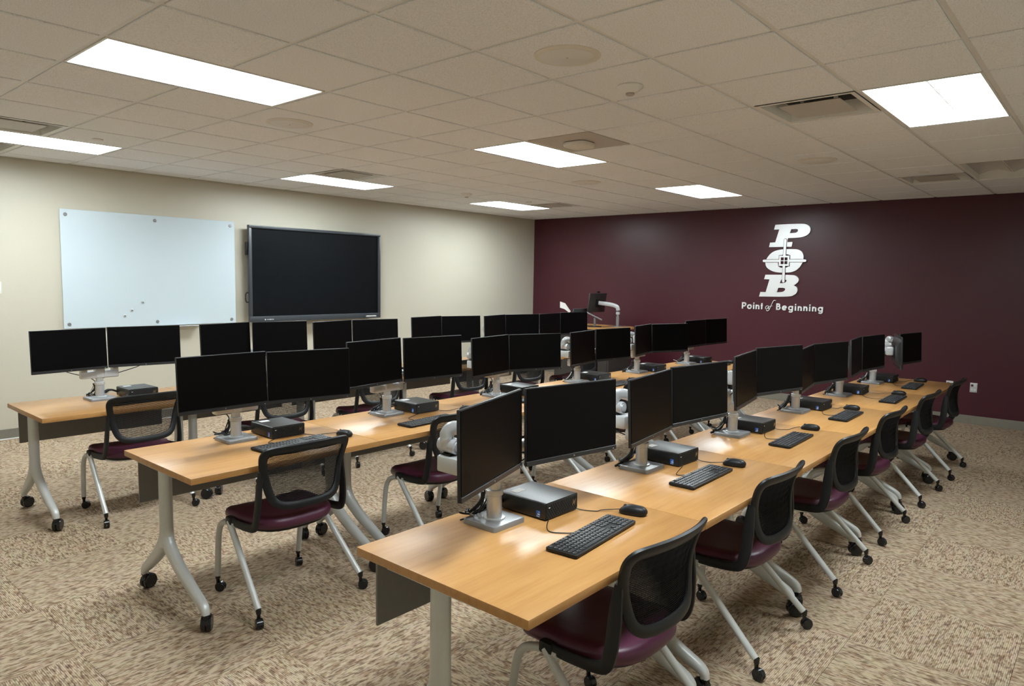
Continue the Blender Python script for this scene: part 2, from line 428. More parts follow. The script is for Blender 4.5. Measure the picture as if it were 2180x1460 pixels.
tv = thing('interactive_display', 'large black wall mounted interactive display beside the white board', 'display', (2.87, 6.255, 1.075))
b = BM(); Wt, Ht = 2.00, 1.185
for (cx, cz, dx, dz) in ((0, Ht-0.018, Wt, 0.036), (0, 0.035, Wt, 0.070), (-Wt/2+0.018, Ht/2+0.017, 0.036, Ht-0.106), (Wt/2-0.018, Ht/2+0.017, 0.036, Ht-0.106)):
    b.box((cx, -0.012, cz), (dx, 0.05, dz), 0.004, 2)
b.obj('frame', M_TVF, tv)
BM().box((0, 0.0, Ht/2+0.017), (Wt-0.07, 0.03, Ht-0.10)).obj('screen', M_TVSCR, tv, smooth=False)
BM().box((0, 0.04, Ht/2), (Wt-0.06, 0.055, Ht-0.06), 0.02, 2).obj('back_shell', M_BLACK, tv)
BM().box((0, 0.083, Ht/2), (0.7, 0.04, 0.5)).obj('wall_mount', M_BLACK, tv, smooth=False)
BM().sweep(smooth_path([(-Wt/2, 0.0, 0.245), (-Wt/2-0.03, 0.0, 0.25), (-Wt/2-0.036, 0.0, 0.30), (-Wt/2-0.03, 0.0, 0.355), (-Wt/2, 0.0, 0.36)], 4), 0.007, n=8).obj('handle', M_BLACK, tv)
BM().box((-Wt/2-0.008, 0.02, 0.90), (0.016, 0.05, 0.16), 0.004).obj('side_vent', M_BLACK, tv)
b = BM()
for k in range(6): b.box((-0.80+0.019*k+(0.012 if k else 0), -0.0375, 0.028), (0.012 if k else 0.018, 0.002, 0.014 if k in (0, 3) else 0.010), 0.001, 1)
b.obj('brand_mark', M_PRINT, tv, smooth=False)
BM().box((0.83, -0.05, 0.012), (0.26, 0.035, 0.012), 0.003).obj('ledge', M_TVF, tv)
tag(BM().sweep([(3.60, 6.205, 1.1015), (3.62, 6.205, 1.1015), (3.76, 6.205, 1.1015), (3.78, 6.205, 1.1015)], [0.003, 0.0085, 0.0085, 0.006], n=10).obj('stylus', M_WHITE), 'white stylus lying on the display ledge', 'stylus')

def wall_plate(name, label, loc, rotz, two=True):
    t = thing(name, label, 'outlet', loc, rotz)
    BM().box((0, -0.003, 0), (0.075, 0.006, 0.115), 0.002, 2).obj('cover_plate', M_STEEL if two else M_WHITE, t)
    for z in (-0.026, 0.026):
        for x in (-0.016, 0.016):
            BM().box((x, -0.008, z), (0.022, 0.005, 0.026), 0.001, 1).obj('jack', (M_SEAT if (z > 0 and x < 0) else M_PRINT) if two else M_WHITE, t, smooth=False)
    return t
wall_plate('wall_outlet', 'steel data outlet with four jacks on the maroon wall', (XW, -0.54, 0.445), PI/2+PI)
wall_plate('wall_socket', 'steel wall plate half hidden behind the last chair of the nearest row', (XW, -0.29, 0.445), PI/2+PI)
wall_plate('wall_switch', 'white wall plate at the left picture edge on the cream wall', (-0.655, YW, 1.49), 0, False)

# ------------------------------------------------------------------ wall lettering (Y to the viewer's left, Z up)
def flat_letter(name, outline, holes, x0, x1, m, parent, rnd=False):
    cu = bpy.data.curves.new(name, 'CURVE'); cu.dimensions = '2D'; cu.fill_mode = 'BOTH'; cu.extrude = (x1-x0)/2
    for loop in [outline]+holes:
        sp = cu.splines.new('POLY'); sp.points.add(len(loop)-1)
        for p, (y, z) in zip(sp.points, loop): p.co = (-y, z, 0, 1)
        sp.use_cyclic_u = True
    tmp = bpy.data.objects.new(name, cu); C.objects.link(tmp)
    bpy.context.view_layer.update()
    me = bpy.data.meshes.new_from_object(tmp.evaluated_get(bpy.context.evaluated_depsgraph_get()))
    bpy.data.objects.remove(tmp)
    me.materials.clear(); me.materials.append(m)
    for v in me.vertices: v.co = ((x0+x1)/2-v.co.z, -v.co.x, v.co.y)
    me.flip_normals() if False else None
    return link(name, me, parent)
def round_loop(pts, n=4): return [(p.x, p.y) for p in smooth_path([(a, b, 0) for a, b in pts], n, True)]
def soften(pts, it=3):
    fl_ = []
    n = len(pts)
    for k in range(n):
        a, b_, c_ = Vector(pts[k-1]), Vector(pts[k]), Vector(pts[(k+1) % n])
        fl_.append(math.degrees((b_-a).angle(c_-b_)) < 62)
    if True:
        P = list(zip(pts, fl_))
        for _ in range(it):
            Q = []; n = len(P)
            for k in range(n):
                p, f_ = P[k]
                if not f_: Q.append((p, False)); continue
                a, c_ = P[k-1][0], P[(k+1) % n][0]
                Q.append(((p[0]*0.75+a[0]*0.25, p[1]*0.75+a[1]*0.25), True)); Q.append(((p[0]*0.75+c_[0]*0.25, p[1]*0.75+c_[1]*0.25), True))
            P = Q
        return [p for p, _ in P]
sg = thing('wall_lettering', 'silver POB crosshair logo with Point of Beginning lettering on the maroon wall', 'sign', (0, 0, 0))
XF = XW-0.022
Pl = [(1.952, 2.484), (1.789, 2.487), (1.586, 2.486), (1.529, 2.477), (1.485, 2.449), (1.466, 2.41), (1.471, 2.367), (1.502, 2.329), (1.558, 2.305), (1.634, 2.295), (1.767, 2.293), (1.773, 2.236), (1.701, 2.239), (1.71, 2.172), (2.027, 2.172), (2.015, 2.235), (1.942, 2.238), (1.894, 2.418), (1.968, 2.417)]
Ph = [(1.729, 2.414), (1.659, 2.417), (1.638, 2.408), (1.633, 2.393), (1.642, 2.375), (1.661, 2.364), (1.69, 2.361), (1.744, 2.361)]
Bl = [(2.059, 1.781), (1.694, 1.784), (1.635, 1.772), (1.597, 1.745), (1.586, 1.709), (1.606, 1.67), (1.652, 1.637), (1.613, 1.616), (1.596, 1.577), (1.608, 1.532), (1.641, 1.502), (1.708, 1.475), (2.136, 1.468), (2.121, 1.535), (2.044, 1.533), (1.997, 1.716), (2.076, 1.718)]
Bh1 = [(1.833, 1.714), (1.779, 1.715), (1.756, 1.707), (1.758, 1.69), (1.777, 1.672), (1.806, 1.664), (1.849, 1.664)]
Bh2 = [(1.867, 1.599), (1.793, 1.6), (1.771, 1.591), (1.768, 1.575), (1.781, 1.555), (1.81, 1.54), (1.884, 1.536)]
Ol = [(1.688, 2.139), (1.625, 2.132), (1.571, 2.104), (1.545, 2.055), (1.543, 1.995), (1.566, 1.919), (1.62, 1.856), (1.696, 1.821), (1.784, 1.814), (1.883, 1.815), (1.965, 1.834), (2.033, 1.874), (2.063, 1.92), (2.065, 1.97), (2.04, 2.03), (1.988, 2.089), (1.919, 2.123), (1.82, 2.139)]
Oh = [(1.777, 2.069), (1.743, 2.062), (1.724, 2.037), (1.721, 1.988), (1.731, 1.919), (1.758, 1.888), (1.807, 1.88), (1.857, 1.885), (1.883, 1.91), (1.891, 1.959), (1.879, 2.019), (1.851, 2.053), (1.817, 2.066)]
flat_letter('letter', soften(Pl), [soften(Ph)], XF, XW, M_LETTER, sg)
flat_letter('letter', round_loop(Ol), [round_loop(Oh)], XF, XW, M_LETTER, sg)
flat_letter('letter', soften(Bl), [soften(Bh1), soften(Bh2)], XF, XW, M_LETTER, sg)
# crosshair with a thin maroon outline behind it
def capsule(y0, z0, y1, z1, r, n=8):
    d = Vector((y1-y0, z1-z0)).normalized(); p = Vector((-d.y, d.x)); o = []
    for k in range(n+1):
        a = PI/2-PI*k/n; o.append((y1+r*(d.x*math.cos(a)+p.x*math.sin(a)), z1+r*(d.y*math.cos(a)+p.y*math.sin(a))))
    for k in range(n+1):
        a = PI/2+PI-PI*k/n; o.append((y0+r*(d.x*math.cos(a)+p.x*math.sin(a)), z0+r*(d.y*math.cos(a)+p.y*math.sin(a))))
    return o
CY, CZ = 1.801, 1.978
for nm, gx, m_, xa in (('crosshair_outline', 0.006, M_MAROON, XF-0.003), ('crosshair_bar', 0.0, M_LETTER, XF-0.009)):
    xb = XW if nm == 'crosshair_outline' else XF-0.0025
    for (a, b_, c_, d_) in ((CY, CZ+0.069, CY-0.001, 2.265), (CY-0.003, 1.69, CY, CZ-0.069), (2.088, CZ, CY+0.069, CZ), (CY-0.069, CZ, 1.516, CZ)):
        if nm == 'crosshair_bar': flat_letter(nm, capsule(a, b_, c_, d_, 0.017), [], xa, xb, m_, sg)
        elif a == CY or a == CY-0.003: flat_letter(nm, capsule(a, b_, c_, d_, 0.017+gx), [], xa, xb, m_, sg)
        else: flat_letter(nm, capsule(a if a < 1.9 else 2.05, b_, c_ if c_ > 1.7 else 1.56, d_, 0.017+gx), [], xa, xb, m_, sg)
sq = lambda s: [(CY-s, CZ-s), (CY+s, CZ-s), (CY+s, CZ+s), (CY-s, CZ+s)]
def sqo(cx, cz, s): return [(cx-s, cz-s), (cx+s, cz-s), (cx+s, cz+s), (cx-s, cz+s)]
flat_letter('crosshair_outline', sq(0.079), [sq(0.049)], XF-0.003, XF, M_MAROON, sg)
flat_letter('crosshair_frame', sq(0.071), [sqo(CY+0.026, CZ+0.026, 0.021), sqo(CY-0.026, CZ+0.026, 0.021), sqo(CY+0.026, CZ-0.026, 0.021), sqo(CY-0.026, CZ-0.026, 0.021)], XF-0.010, XF-0.0025, M_LETTER, sg)
# "Point of Beginning" from strokes; unit = cap height
def arc(cx, cy, r, a0, a1, n=12, ry=None):
    return [(cx+r*math.cos(math.radians(a0+(a1-a0)*k/n)), cy+(ry or r)*math.sin(math.radians(a0+(a1-a0)*k/n))) for k in range(n+1)]
GL = {'P': (0.66, [[(0.1, 0), (0.1, 1)], [(0.1, 0.90), (0.36, 0.90)]+arc(0.36, 0.66, 0.24, 90, -90)+[(0.1, 0.42)]]),
      'o': (0.74, [arc(0.37, 0.345, 0.275, 0, 360, 24)]),
      'i': (0.22, [[(0.11, 0), (0.11, 0.69)], arc(0.11, 0.90, 0.055, 0, 360, 10)]),
      'n': (0.60, [[(0.1, 0), (0.1, 0.69)], [(0.1, 0.36)]+arc(0.31, 0.38, 0.20, 180, 0)+[(0.51, 0)]]),
      't': (0.36, [[(0.18, 0.0), (0.18, 0.95)], [(0.02, 0.60), (0.34, 0.60)]]),
      'B': (0.66, [[(0.1, 0), (0.1, 1)], [(0.1, 0.90), (0.32, 0.90)]+arc(0.32, 0.72, 0.18, 90, -90)+[(0.1, 0.54)], [(0.1, 0.54), (0.36, 0.54)]+arc(0.36, 0.32, 0.22, 90, -90)+[(0.1, 0.10)]]),
      'e': (0.72, [arc(0.36, 0.345, 0.275, 0, 318, 20), [(0.12, 0.345), (0.635, 0.345)]]),
      'g': (0.74, [arc(0.36, 0.345, 0.265, 0, 360, 24), [(0.625, 0.69), (0.625, 0.0)]+arc(0.37, -0.02, 0.255, 0, -150, 10, 0.2)])}
def stroke(b, pts, wd, x0, x1, closed=False):
    m = len(pts); L, R = [], []
    for k in range(m):
        if closed: a, c_ = pts[k-1], pts[(k+1) % m]
        else: a, c_ = pts[max(k-1, 0)], pts[min(k+1, m-1)]
        d = Vector((c_[0]-a[0], c_[1]-a[1])); d.normalize(); n = Vector((-d.y, d.x))*wd/2
        L.append((pts[k][0]+n.x, pts[k][1]+n.y)); R.append((pts[k][0]-n.x, pts[k][1]-n.y))
    rings = [b.ring([(x0, *L[k]), (x0, *R[k]), (x1, *R[k]), (x1, *L[k])]) for k in range(m)]
    b.skin(rings, closed, True)
def word(s, y_left, y_right, z, cap, wd):
    tot = sum(GL[c_][0] for c_ in s); wdt = (y_left-y_right)/cap; sp = (wdt-tot)/(len(s)-1); u = 0
    for k, c_ in enumerate(s):
        b = BM()
        for q, st in enumerate(GL[c_][1]):
            cl = len(st) > 20 and c_ in 'og' or (c_ == 'i' and q == 1)
            pts = [(y_left-(u+p[0])*cap, z+p[1]*cap) for p in (st[:-1] if cl else st)]
            stroke(b, pts, wd*cap*(0.54 if (c_ == 'i' and q == 1) else 1), XW-0.018-0.0004*q, XW, cl)
        b.obj('letter', M_LETTER, sg, smooth=False); u += GL[c_][0]+sp
word('Point', 2.388, 2.075, 1.285, 0.094, 0.20)
word('Beginning', 1.885, 1.245, 1.285, 0.094, 0.20)
for pts in ([[(1.999, 1.337), (2.019, 1.339), (2.035, 1.319), (2.036, 1.299), (2.023, 1.292), (2.007, 1.305), (1.994, 1.331), (1.992, 1.300), (1.984, 1.294)], [(1.898, 1.414), (1.912, 1.421), (1.928, 1.411), (1.944, 1.378), (1.962, 1.332), (1.98, 1.291), (1.997, 1.269), (2.014, 1.267), (2.022, 1.279)]]):
    b = BM(); stroke(b, [(p.x, p.y) for p in smooth_path([(a, c_, 0) for a, c_ in pts], 4)], 0.0075, XW-0.018, XW)
    if pts[0][0] == 1.898: stroke(b, [(1.998, 1.328), (1.94, 1.340)], 0.006, XW-0.017, XW)
    b.obj('letter', M_LETTER, sg, smooth=False)

# ------------------------------------------------------------------ tables
TL, TD = 1.064, 0.76
def caster_parts(parent, loc, r, wdt, yaw, mw, brake=True, stem=0.02):
    c_ = BM(); R_ = Matrix.Rotation(yaw, 3, 'Z')
    def P(x, y, z): return Vector(loc)+R_ @ Vector((x, y, z))
    off = r*0.55
    for s in (-1, 1):
        prof = [(r*0.55, 0), (r*0.93, 0.0), (r, wdt*0.08), (r, wdt*0.34), (r*0.9, wdt*0.42), (r*0.3, wdt*0.42)]
        rings = []
        for rr, hh in prof:
            rings.append(c_.ring([P(s*(wdt*0.06+hh), -off+rr*math.cos(2*PI*k/16), r+rr*math.sin(2*PI*k/16)) for k in range(16)]))
        c_.skin(rings)
    # hood over the wheels, stem
    rings = []
    for xx in (-wdt*0.30, wdt*0.30):
        pr = []
        for k in range(9):
            a = math.radians(20+150*k/8); pr.append(P(xx, -off+r*1.07*math.cos(a), r+r*1.07*math.sin(a)))
        for k in range(8, -1, -1):
            a = math.radians(20+150*k/8); pr.append(P(xx, -off+r*0.97*math.cos(a), r+r*0.97*math.sin(a)))
        rings.append(c_.ring(pr))
    c_.skin(rings)
    c_.lathe([(r*0.28, r*1.2), (r*0.34, r*1.35), (r*0.36, r*2.02+stem*0.3), (r*0.50, r*2.02+stem*0.5), (r*0.50, r*2.05+stem)], loc, 'Z', 12)
    o = c_.obj('caster', mw, parent)
    if brake:
        bb = BM(); bb.box((0, 0, 0), (wdt*0.5, r*0.6, r*0.12), 0.002, 1)
        for v in bb.b.verts: v.co = P(v.co.x, v.co.y-off-r*1.15, v.co.z+r*0.62)
        bb.obj('brake_tab', M_TVF, parent)
    return o

def make_table():
    t = thing('training_table', 'x', 'table')
    BM().box((0, 0, TH-0.015), (TL-0.002, TD, 0.030), 0.0025, 2).obj('table_top', M_WOOD, t)
    BM().box((0, TD/2-0.045, 0.575), (TL-0.10, 0.010, 0.24), 0.002, 1).obj('modesty_panel', M_MODESTY, t, smooth=False)
    BM().box((0, 0.02, TH-0.05), (TL-0.12, 0.05, 0.035), 0.004).obj('support_beam', M_MODESTY, t)
    for s in (-1, 1):
        x = s*(TL/2-0.055)
        b = BM()
        b.sweep([(x, 0.02, TH-0.03), (x, 0.02, 0.60), (x, 0.02, 0.40), (x, 0.02, 0.31)], [0.030, 0.030, 0.031, 0.034], [0.036, 0.036, 0.037, 0.050], up=(0, 1, 0), n=14)
        # front and back feet, swept and tapering
        ft = smooth_path([(x, 0.02, 0.36), (x, -0.02, 0.305), (x, -0.12, 0.235), (x, -0.26, 0.165), (x, -0.345, 0.128), (x, -0.372, 0.108), (x, -0.378, 0.085)], 4)
        n = len(ft)
        b.sweep(ft, [max(0.018, 0.040-0.024*(k/(n-1))) for k in range(n)], [0.030-0.012*(k/(n-1)) for k in range(n)], up=(1, 0, 0), n=12, square=0.2)
        bk = smooth_path([(x, 0.02, 0.36), (x, 0.06, 0.305), (x, 0.13, 0.235), (x, 0.22, 0.165), (x, 0.275, 0.128), (x, 0.297, 0.108), (x, 0.302, 0.085)], 4)
        n = len(bk)
        b.sweep(bk, [max(0.018, 0.040-0.024*(k/(n-1))) for k in range(n)], [0.030-0.012*(k/(n-1)) for k in range(n)], up=(1, 0, 0), n=12, square=0.2)
        b.box((x, 0.02, TH-0.034), (0.09, 0.42, 0.008), 0.002, 1)
        leg = b.obj('leg', M_STEEL, t, ang=50)
        caster_parts(leg, (x, -0.378, 0), 0.038, 0.048, 2.5 if s < 0 else 0.7, M_BLACKG, True, 0.01)
        caster_parts(leg, (x, 0.302, 0), 0.038, 0.048, 1.9 if s < 0 else 2.9, M_BLACKG, True, 0.01)
    return t
ROWX = [-1.10, -1.125, -1.17]; ROWY = [-0.305, 1.64, 3.575]
tp = make_table(); first = True
for r in range(3):
    for s in range(6):
        o = tp if first else copy_tree(tp); first = False
        o.location = (ROWX[r]+TL*(s+0.5), ROWY[r]+random.uniform(-0.004, 0.004), 0)
        tag(o, 'wood topped rolling table, %s from left in the %s row' % (ORD[s], ROW[r]), 'table', 'training tables')

# ------------------------------------------------------------------ chairs
def back_y(x, z): return -0.205-(1.8 if z > 0.66 else 1.0)*(z-0.66)**2+0.040*(x/0.235)**2
def make_chair():
    t = thing('mesh_chair', 'x', 'chair')
    half = [(0.0, 0.523), (0.08, 0.525), (0.135, 0.534), (0.168, 0.556), (0.186, 0.592), (0.200, 0.65), (0.212, 0.71), (0.222, 0.77), (0.228, 0.815), (0.222, 0.842), (0.200, 0.856), (0.15, 0.861), (0.08, 0.863)]
    half = [(a, 0.535+(z-0.523)*0.853) for a, z in half]
    loop = half+[(0.0, 0.826)]+[(-a, z) for a, z in reversed(half[1:])]
    lp_ = smooth_path([(a, 0, z) for a, z in loop], 3, True)
    pts = [Vector((p.x, back_y(p.x, p.z), p.z)) for p in lp_]
    ups = []
    for p in pts: ups.append(Vector((-0.08*p.x/0.0552, 1, (3.6 if p.z > 0.66 else 2.0)*(p.z-0.66))).normalized())
    ra = [0.0205+0.005*max(0, (p.z-0.77)/0.056) for p in pts]
    b = BM(); b.sweep(pts, ra, 0.011, up=ups, n=10, closed=True, square=0.25)
    b.obj('back_frame', M_BLACK, t)
    # woven back: thin horizontal threads
    def halfw(z):
        for k in range(len(half)-1):
            if half[k][1] <= z <= half[k+1][1] and half[k+1][1] > half[k][1]:
                q = (z-half[k][1])/(half[k+1][1]-half[k][1]); return half[k][0]+q*(half[k+1][0]-half[k][0])
        return 0.2
    b = BM(); z = 0.548
    while z < 0.812:
        hw = halfw(z) if z < 0.806 else 0.2
        up_, lo = [], []
        for k in range(9):
            x = -hw+2*hw*k/8
            up_.append(b.b.verts.new((x, back_y(x, z)+0.002, z+0.0018))); lo.append(b.b.verts.new((x, back_y(x, z)+0.002, z-0.0018)))
        for k in range(8): b.b.faces.new((lo[k], lo[k+1], up_[k+1], up_[k]))
        z += 0.0064
    for x in [-0.2+0.005*k for k in range(81)]:
        za, zb = 0.545, 0.815
        while za < 0.78 and halfw(za) < abs(x): za += 0.01
        prv = None
        for k in range(9):
            z = za+(zb-za)*k/8
            v = (b.b.verts.new((x, back_y(x, z)+0.0022, z)), b.b.verts.new((x, back_y(x, z)+0.0052, z)))
            if prv: b.b.faces.new((prv[0], prv[1], v[1], v[0]))
            prv = v
    mo = b.obj('back_mesh', M_MESH, t); mo['kind'] = 'stuff'
    # seat cushion
    b = BM(); rg = []
    def outl(sc, z):
        o = []
        for k in range(36):
            a = 2*PI*k/36; ca, sa = math.cos(a), math.sin(a); e = 2/3.4
            x = 0.235*sc*math.copysign(abs(ca)**e, ca); y = 0.055+0.245*sc*math.copysign(abs(sa)**e, sa)
            x *= 1-0.10*max(0, (0.055-y)/0.245)
            dz = -0.055*max(0, (y-0.16)/0.14)**2+0.012*max(0, (-y)/0.19)**2+0.010*(x/0.235)**2
            o.append((x, y, z+dz))
        return o
    for sc, z in ((0.82, 0.398), (0.95, 0.402), (0.995, 0.418), (1.0, 0.432), (0.975, 0.450), (0.90, 0.461), (0.72, 0.462), (0.45, 0.458), (0.15, 0.456)):
        rg.append(b.ring(outl(sc, z)))
    b.skin(rg); b.obj('seat', M_SEAT, t, ang=60)
    b = BM(); rg = [b.ring(outl(sc, z)) for sc, z in ((0.70, 0.380), (0.84, 0.384), (0.86, 0.399))]; b.skin(rg); b.obj('seat_pan', M_BLACK, t)
    tube = M_STEEL
    for s in (-1, 1):
        b = BM()   # upright that carries the back and runs forward along the seat
        p = smooth_path([(s*0.226, -0.168, 0.715), (s*0.231, -0.164, 0.66), (s*0.237, -0.162, 0.58), (s*0.243, -0.157, 0.51), (s*0.245, -0.143, 0.455), (s*0.246, -0.11, 0.434), (s*0.247, 0.0, 0.424), (s*0.247, 0.095, 0.425)], 4)
        n = len(p)
        ra = [0.014+0.011*min(1, 4*k/(n-1))-0.007*max(0, (k/(n-1)-0.45)/0.55) for k in range(n)]
        b.sweep(p, ra, 0.010, up=(s, 0, 0), n=10, square=0.3)
        b.box((s*0.247, 0.095, 0.424), (0.034, 0.055, 0.042), 0.008)
        b.obj('side_bracket', M_BLACK, t)
        lg = BM().sweep([(s*0.252, 0.100, 0.420), (s*0.288, -0.240, 0.085)], 0.0155, n=12).obj('leg', tube, t)
        caster_parts(lg, (s*0.290, -0.246, 0), 0.025, 0.034, 0.6*s+0.3, M_BLACKG, False, 0.040)
        fp = smooth_path([(s*0.244, 0.05, 0.412), (s*0.245, 0.13, 0.408), (s*0.244, 0.195, 0.385), (s*0.242, 0.232, 0.335), (s*0.240, 0.250, 0.25), (s*0.238, 0.262, 0.15), (s*0.236, 0.268, 0.085)], 4)
        lg = BM().sweep(fp, 0.0150, up=(1, 0, 0), n=12).obj('leg', tube, t)
        caster_parts(lg, (s*0.236, 0.270, 0), 0.025, 0.034, -0.5*s+0.2, M_BLACKG, False, 0.040)
    BM().sweep(smooth_path([(-0.244, 0.06, 0.405), (-0.20, 0.03, 0.392), (-0.12, -0.01, 0.372), (0, -0.02, 0.366), (0.12, -0.01, 0.372), (0.20, 0.03, 0.392), (0.244, 0.06, 0.405)], 4), 0.011, n=10).obj('seat_tube', tube, t)
    return t
CH = [[-0.467, 0.592, 1.654, 2.637, 3.69, 4.711], [-0.59, 0.515, 1.56, 2.62, 3.68, 4.74], [-0.59, 0.50, 1.45, 2.60, 3.56, 4.64]]
CHY = [[-0.557, -0.536, -0.537, -0.529, -0.548, -0.569], [1.368, 1.385, 1.37, 1.38, 1.37, 1.38], [3.315, 3.33, 3.33, 3.32, 3.33, 3.32]]
CHR = [[-0.029, -0.003, -0.006, -0.025, -0.023, -0.006], [-0.008, -0.01, 0.03, 0.0, -0.03, 0.02], [0.038, -0.018, -0.054, -0.023, -0.04, 0.03]]
cp_ = make_chair(); first = True
for r in range(3):
    for s in range(6):
        o = cp_ if first else copy_tree(cp_); first = False
        o.location = (CH[r][s], CHY[r][s], 0); o.rotation_euler = (0, 0, CHR[r][s])
        tag(o, 'black mesh back rolling chair with maroon seat, %s from left in the %s row' % (ORD[s], ROW[r]), 'chair', 'mesh back rolling chairs')

# ------------------------------------------------------------------ monitors on dual arms
MW, MH = 0.490, 0.293
MON = {'R1s1L': (-0.765, -0.257, 1.103, 0.306, 0.021), 'R1s1R': (-0.302, -0.24, 1.104, -0.17, 0.034), 'R1s2L': (0.282, -0.262, 1.091, 0.142, 0.048), 'R1s2R': (0.769, -0.259, 1.098, -0.127, 0.052), 'R1s3L': (1.343, -0.257, 1.113, 0.17, 0.054), 'R1s3R': (1.869, -0.253, 1.12, -0.221, 0.048), 'R1s4L': (2.381, -0.252, 1.085, 0.156, 0.04), 'R1s4R': (2.891, -0.252, 1.085, -0.19, 0.036), 'R1s5L': (3.503, -0.265, 1.088, 0.113, 0.052), 'R1s5R': (3.969, -0.268, 1.086, -0.104, 0.045), 'R1s6L': (4.628, -0.322, 1.058, 0.337, 0.041), 'R1s6R': (5.085, -0.324, 1.057, -0.168, 0.054),
       'R2s1L': (-0.749, 1.675, 1.092, 0.021, 0.051), 'R2s1R': (-0.239, 1.672, 1.082, -0.2, 0.05), 'R2s2L': (0.267, 1.705, 1.112, 0.162, 0.053), 'R2s2R': (0.748, 1.701, 1.108, -0.108, 0.043), 'R2s3L': (1.321, 1.689, 1.082, 0.159, 0.048), 'R2s3R': (1.826, 1.676, 1.077, -0.318, 0.051), 'R2s4L': (2.486, 1.669, 1.072, 0.185, 0.046), 'R2s4R': (2.953, 1.674, 1.075, -0.117, 0.047), 'R2s5L': (3.508, 1.677, 1.086, 0.214, 0.047), 'R2s5R': (4.013, 1.666, 1.079, -0.334, 0.05), 'R2s6L': (4.64, 1.69, 1.095, 0.02, 0.045), 'R2s6R': (5.14, 1.683, 1.095, -0.06, 0.046),
       'R3s1L': (-0.868, 3.626, 1.112, 0.132, 0.041), 'R3s1R': (-0.377, 3.622, 1.116, -0.158, 0.046), 'R3s2L': (0.265, 3.622, 1.115, 0.242, 0.045), 'R3s2R': (0.725, 3.624, 1.112, -0.111, 0.045), 'R3s3L': (1.279, 3.623, 1.099, 0.197, 0.045), 'R3s3R': (1.756, 3.624, 1.099, -0.176, 0.045), 'R3s4L': (2.423, 3.617, 1.107, 0.162, 0.045), 'R3s4R': (2.921, 3.614, 1.1, -0.256, 0.047), 'R3s5L': (3.475, 3.615, 1.094, 0.23, 0.045), 'R3s5R': (3.959, 3.614, 1.091, -0.267, 0.045), 'R3s6L': (4.506, 3.618, 1.087, 0.108, 0.045), 'R3s6R': (5.022, 3.621, 1.09, -0.176, 0.047)}
for r in range(1, 4):            # keep the two panels of a pair just clear of each other
    for s in range(1, 7):
        kl, kr = 'R%ds%dL' % (r, s), 'R%ds%dR' % (r, s); a, c_ = list(MON[kl]), list(MON[kr])
        gap = (c_[0]-MW/2*math.cos(c_[3]))-(a[0]+MW/2*math.cos(a[3]))
        if gap < 0.005:
            d = (0.005-gap)/2; a[0] -= d; c_[0] += d; MON[kl], MON[kr] = tuple(a), tuple(c_)
def make_monitor():
    t = thing('monitor', 'x', 'monitor')
    b = BM(); b.box((0, 0.009, 0), (MW, 0.012, MH), 0.003, 2)
    rg = []
    for sx, sz, y in ((0.46, 0.255, 0.013), (0.43, 0.23, 0.026), (0.34, 0.18, 0.040), (0.30, 0.15, 0.042)):
        rg.append(b.ring([(x, y, z) for x, z in rrect(sx, sz, 0.03, 3)]))
    b.skin(rg); b.obj('housing', M_BEZEL, t)
    BM().box((0, 0.0015, 0.009), (MW-0.006, 0.003, MH-0.024), 0.001, 1).obj('screen', M_SCREEN, t, smooth=False)
    ch = BM().box((0, 0.001, -MH/2+0.009), (MW-0.002, 0.005, 0.018), 0.001, 1).obj('chin', M_BEZEL, t, smooth=False)
    BM().lathe([(0.0034, 0), (0.003, -0.0006)], (0, -0.0016, -MH/2+0.009), 'Y', 12).obj('logo', M_ALU, ch)
    BM().box((MW/2-0.02, -0.0017, -MH/2+0.006), (0.005, 0.001, 0.002)).obj('power_light', M_PRINT, ch, smooth=False)
    return t
mp_ = make_monitor(); first = True
for r in range(3):
    for s in range(6):
        for sd, wd in (('L', 'left'), ('R', 'right')):
            o = mp_ if first else copy_tree(mp_); first = False
            x, y, z, a, ti = MON['R%ds%d%s' % (r+1, s+1, sd)]
            o.location = (x, y, z); o.rotation_euler = (-ti, 0, a)
            tag(o, '%s dark monitor of the %s workstation from left in the %s row' % (wd, ORD[s], ROW[r]), 'monitor', 'desk monitors')

SX = [[-0.597, 0.475, 1.54, 2.62, 3.652, 4.680], [-0.609, 0.451, 1.54, 2.62, 3.65, 4.725], [-0.665, 0.40, 1.47, 2.54, 3.60, 4.66]]
SY = [-0.100, 1.835, 3.71]
def stand_common():
    d = {}
    b = BM(); rg = []
    for sc, z in ((1, 0.0), (1, 0.014), (0.97, 0.019), (0.93, 0.020)):
        rg.append(b.ring([(x*sc, y*sc, z) for x, y in rrect(0.175, 0.165, 0.014, 3)]))
    b.skin(rg); d['base_plate'] = (b.mesh('base_plate', M_ALU), )
    d['foot_ring'] = (BM().lathe([(0.043, 0.019), (0.042, 0.024), (0.032, 0.025)], n=24).mesh('foot_ring', M_CLEAR), )
    d['pole'] = (BM().lathe([(0.029, 0.02), (0.029, 0.13), (0.024, 0.131), (0.024, 0.165)], n=24).mesh('pole', M_ALUL), )
    d['collar'] = (BM().lathe([(0.030, 0.108), (0.033, 0.110), (0.033, 0.128), (0.030, 0.130)], n=24).mesh('collar', M_CLEAR), )
    b = BM()
    b.box((0, 0, 0.183), (0.250, 0.050, 0.052), 0.010, 3)
    b.box((0, 0.0, 0.215), (0.062, 0.058, 0.115), 0.010, 3)
    for s in (-1, 1): b.box((s*0.102, 0, 0.232), (0.044, 0.046, 0.085), 0.009, 3)
    d['crossbar'] = (b.mesh('crossbar', M_CLEAR), )
    return d
SC = stand_common()
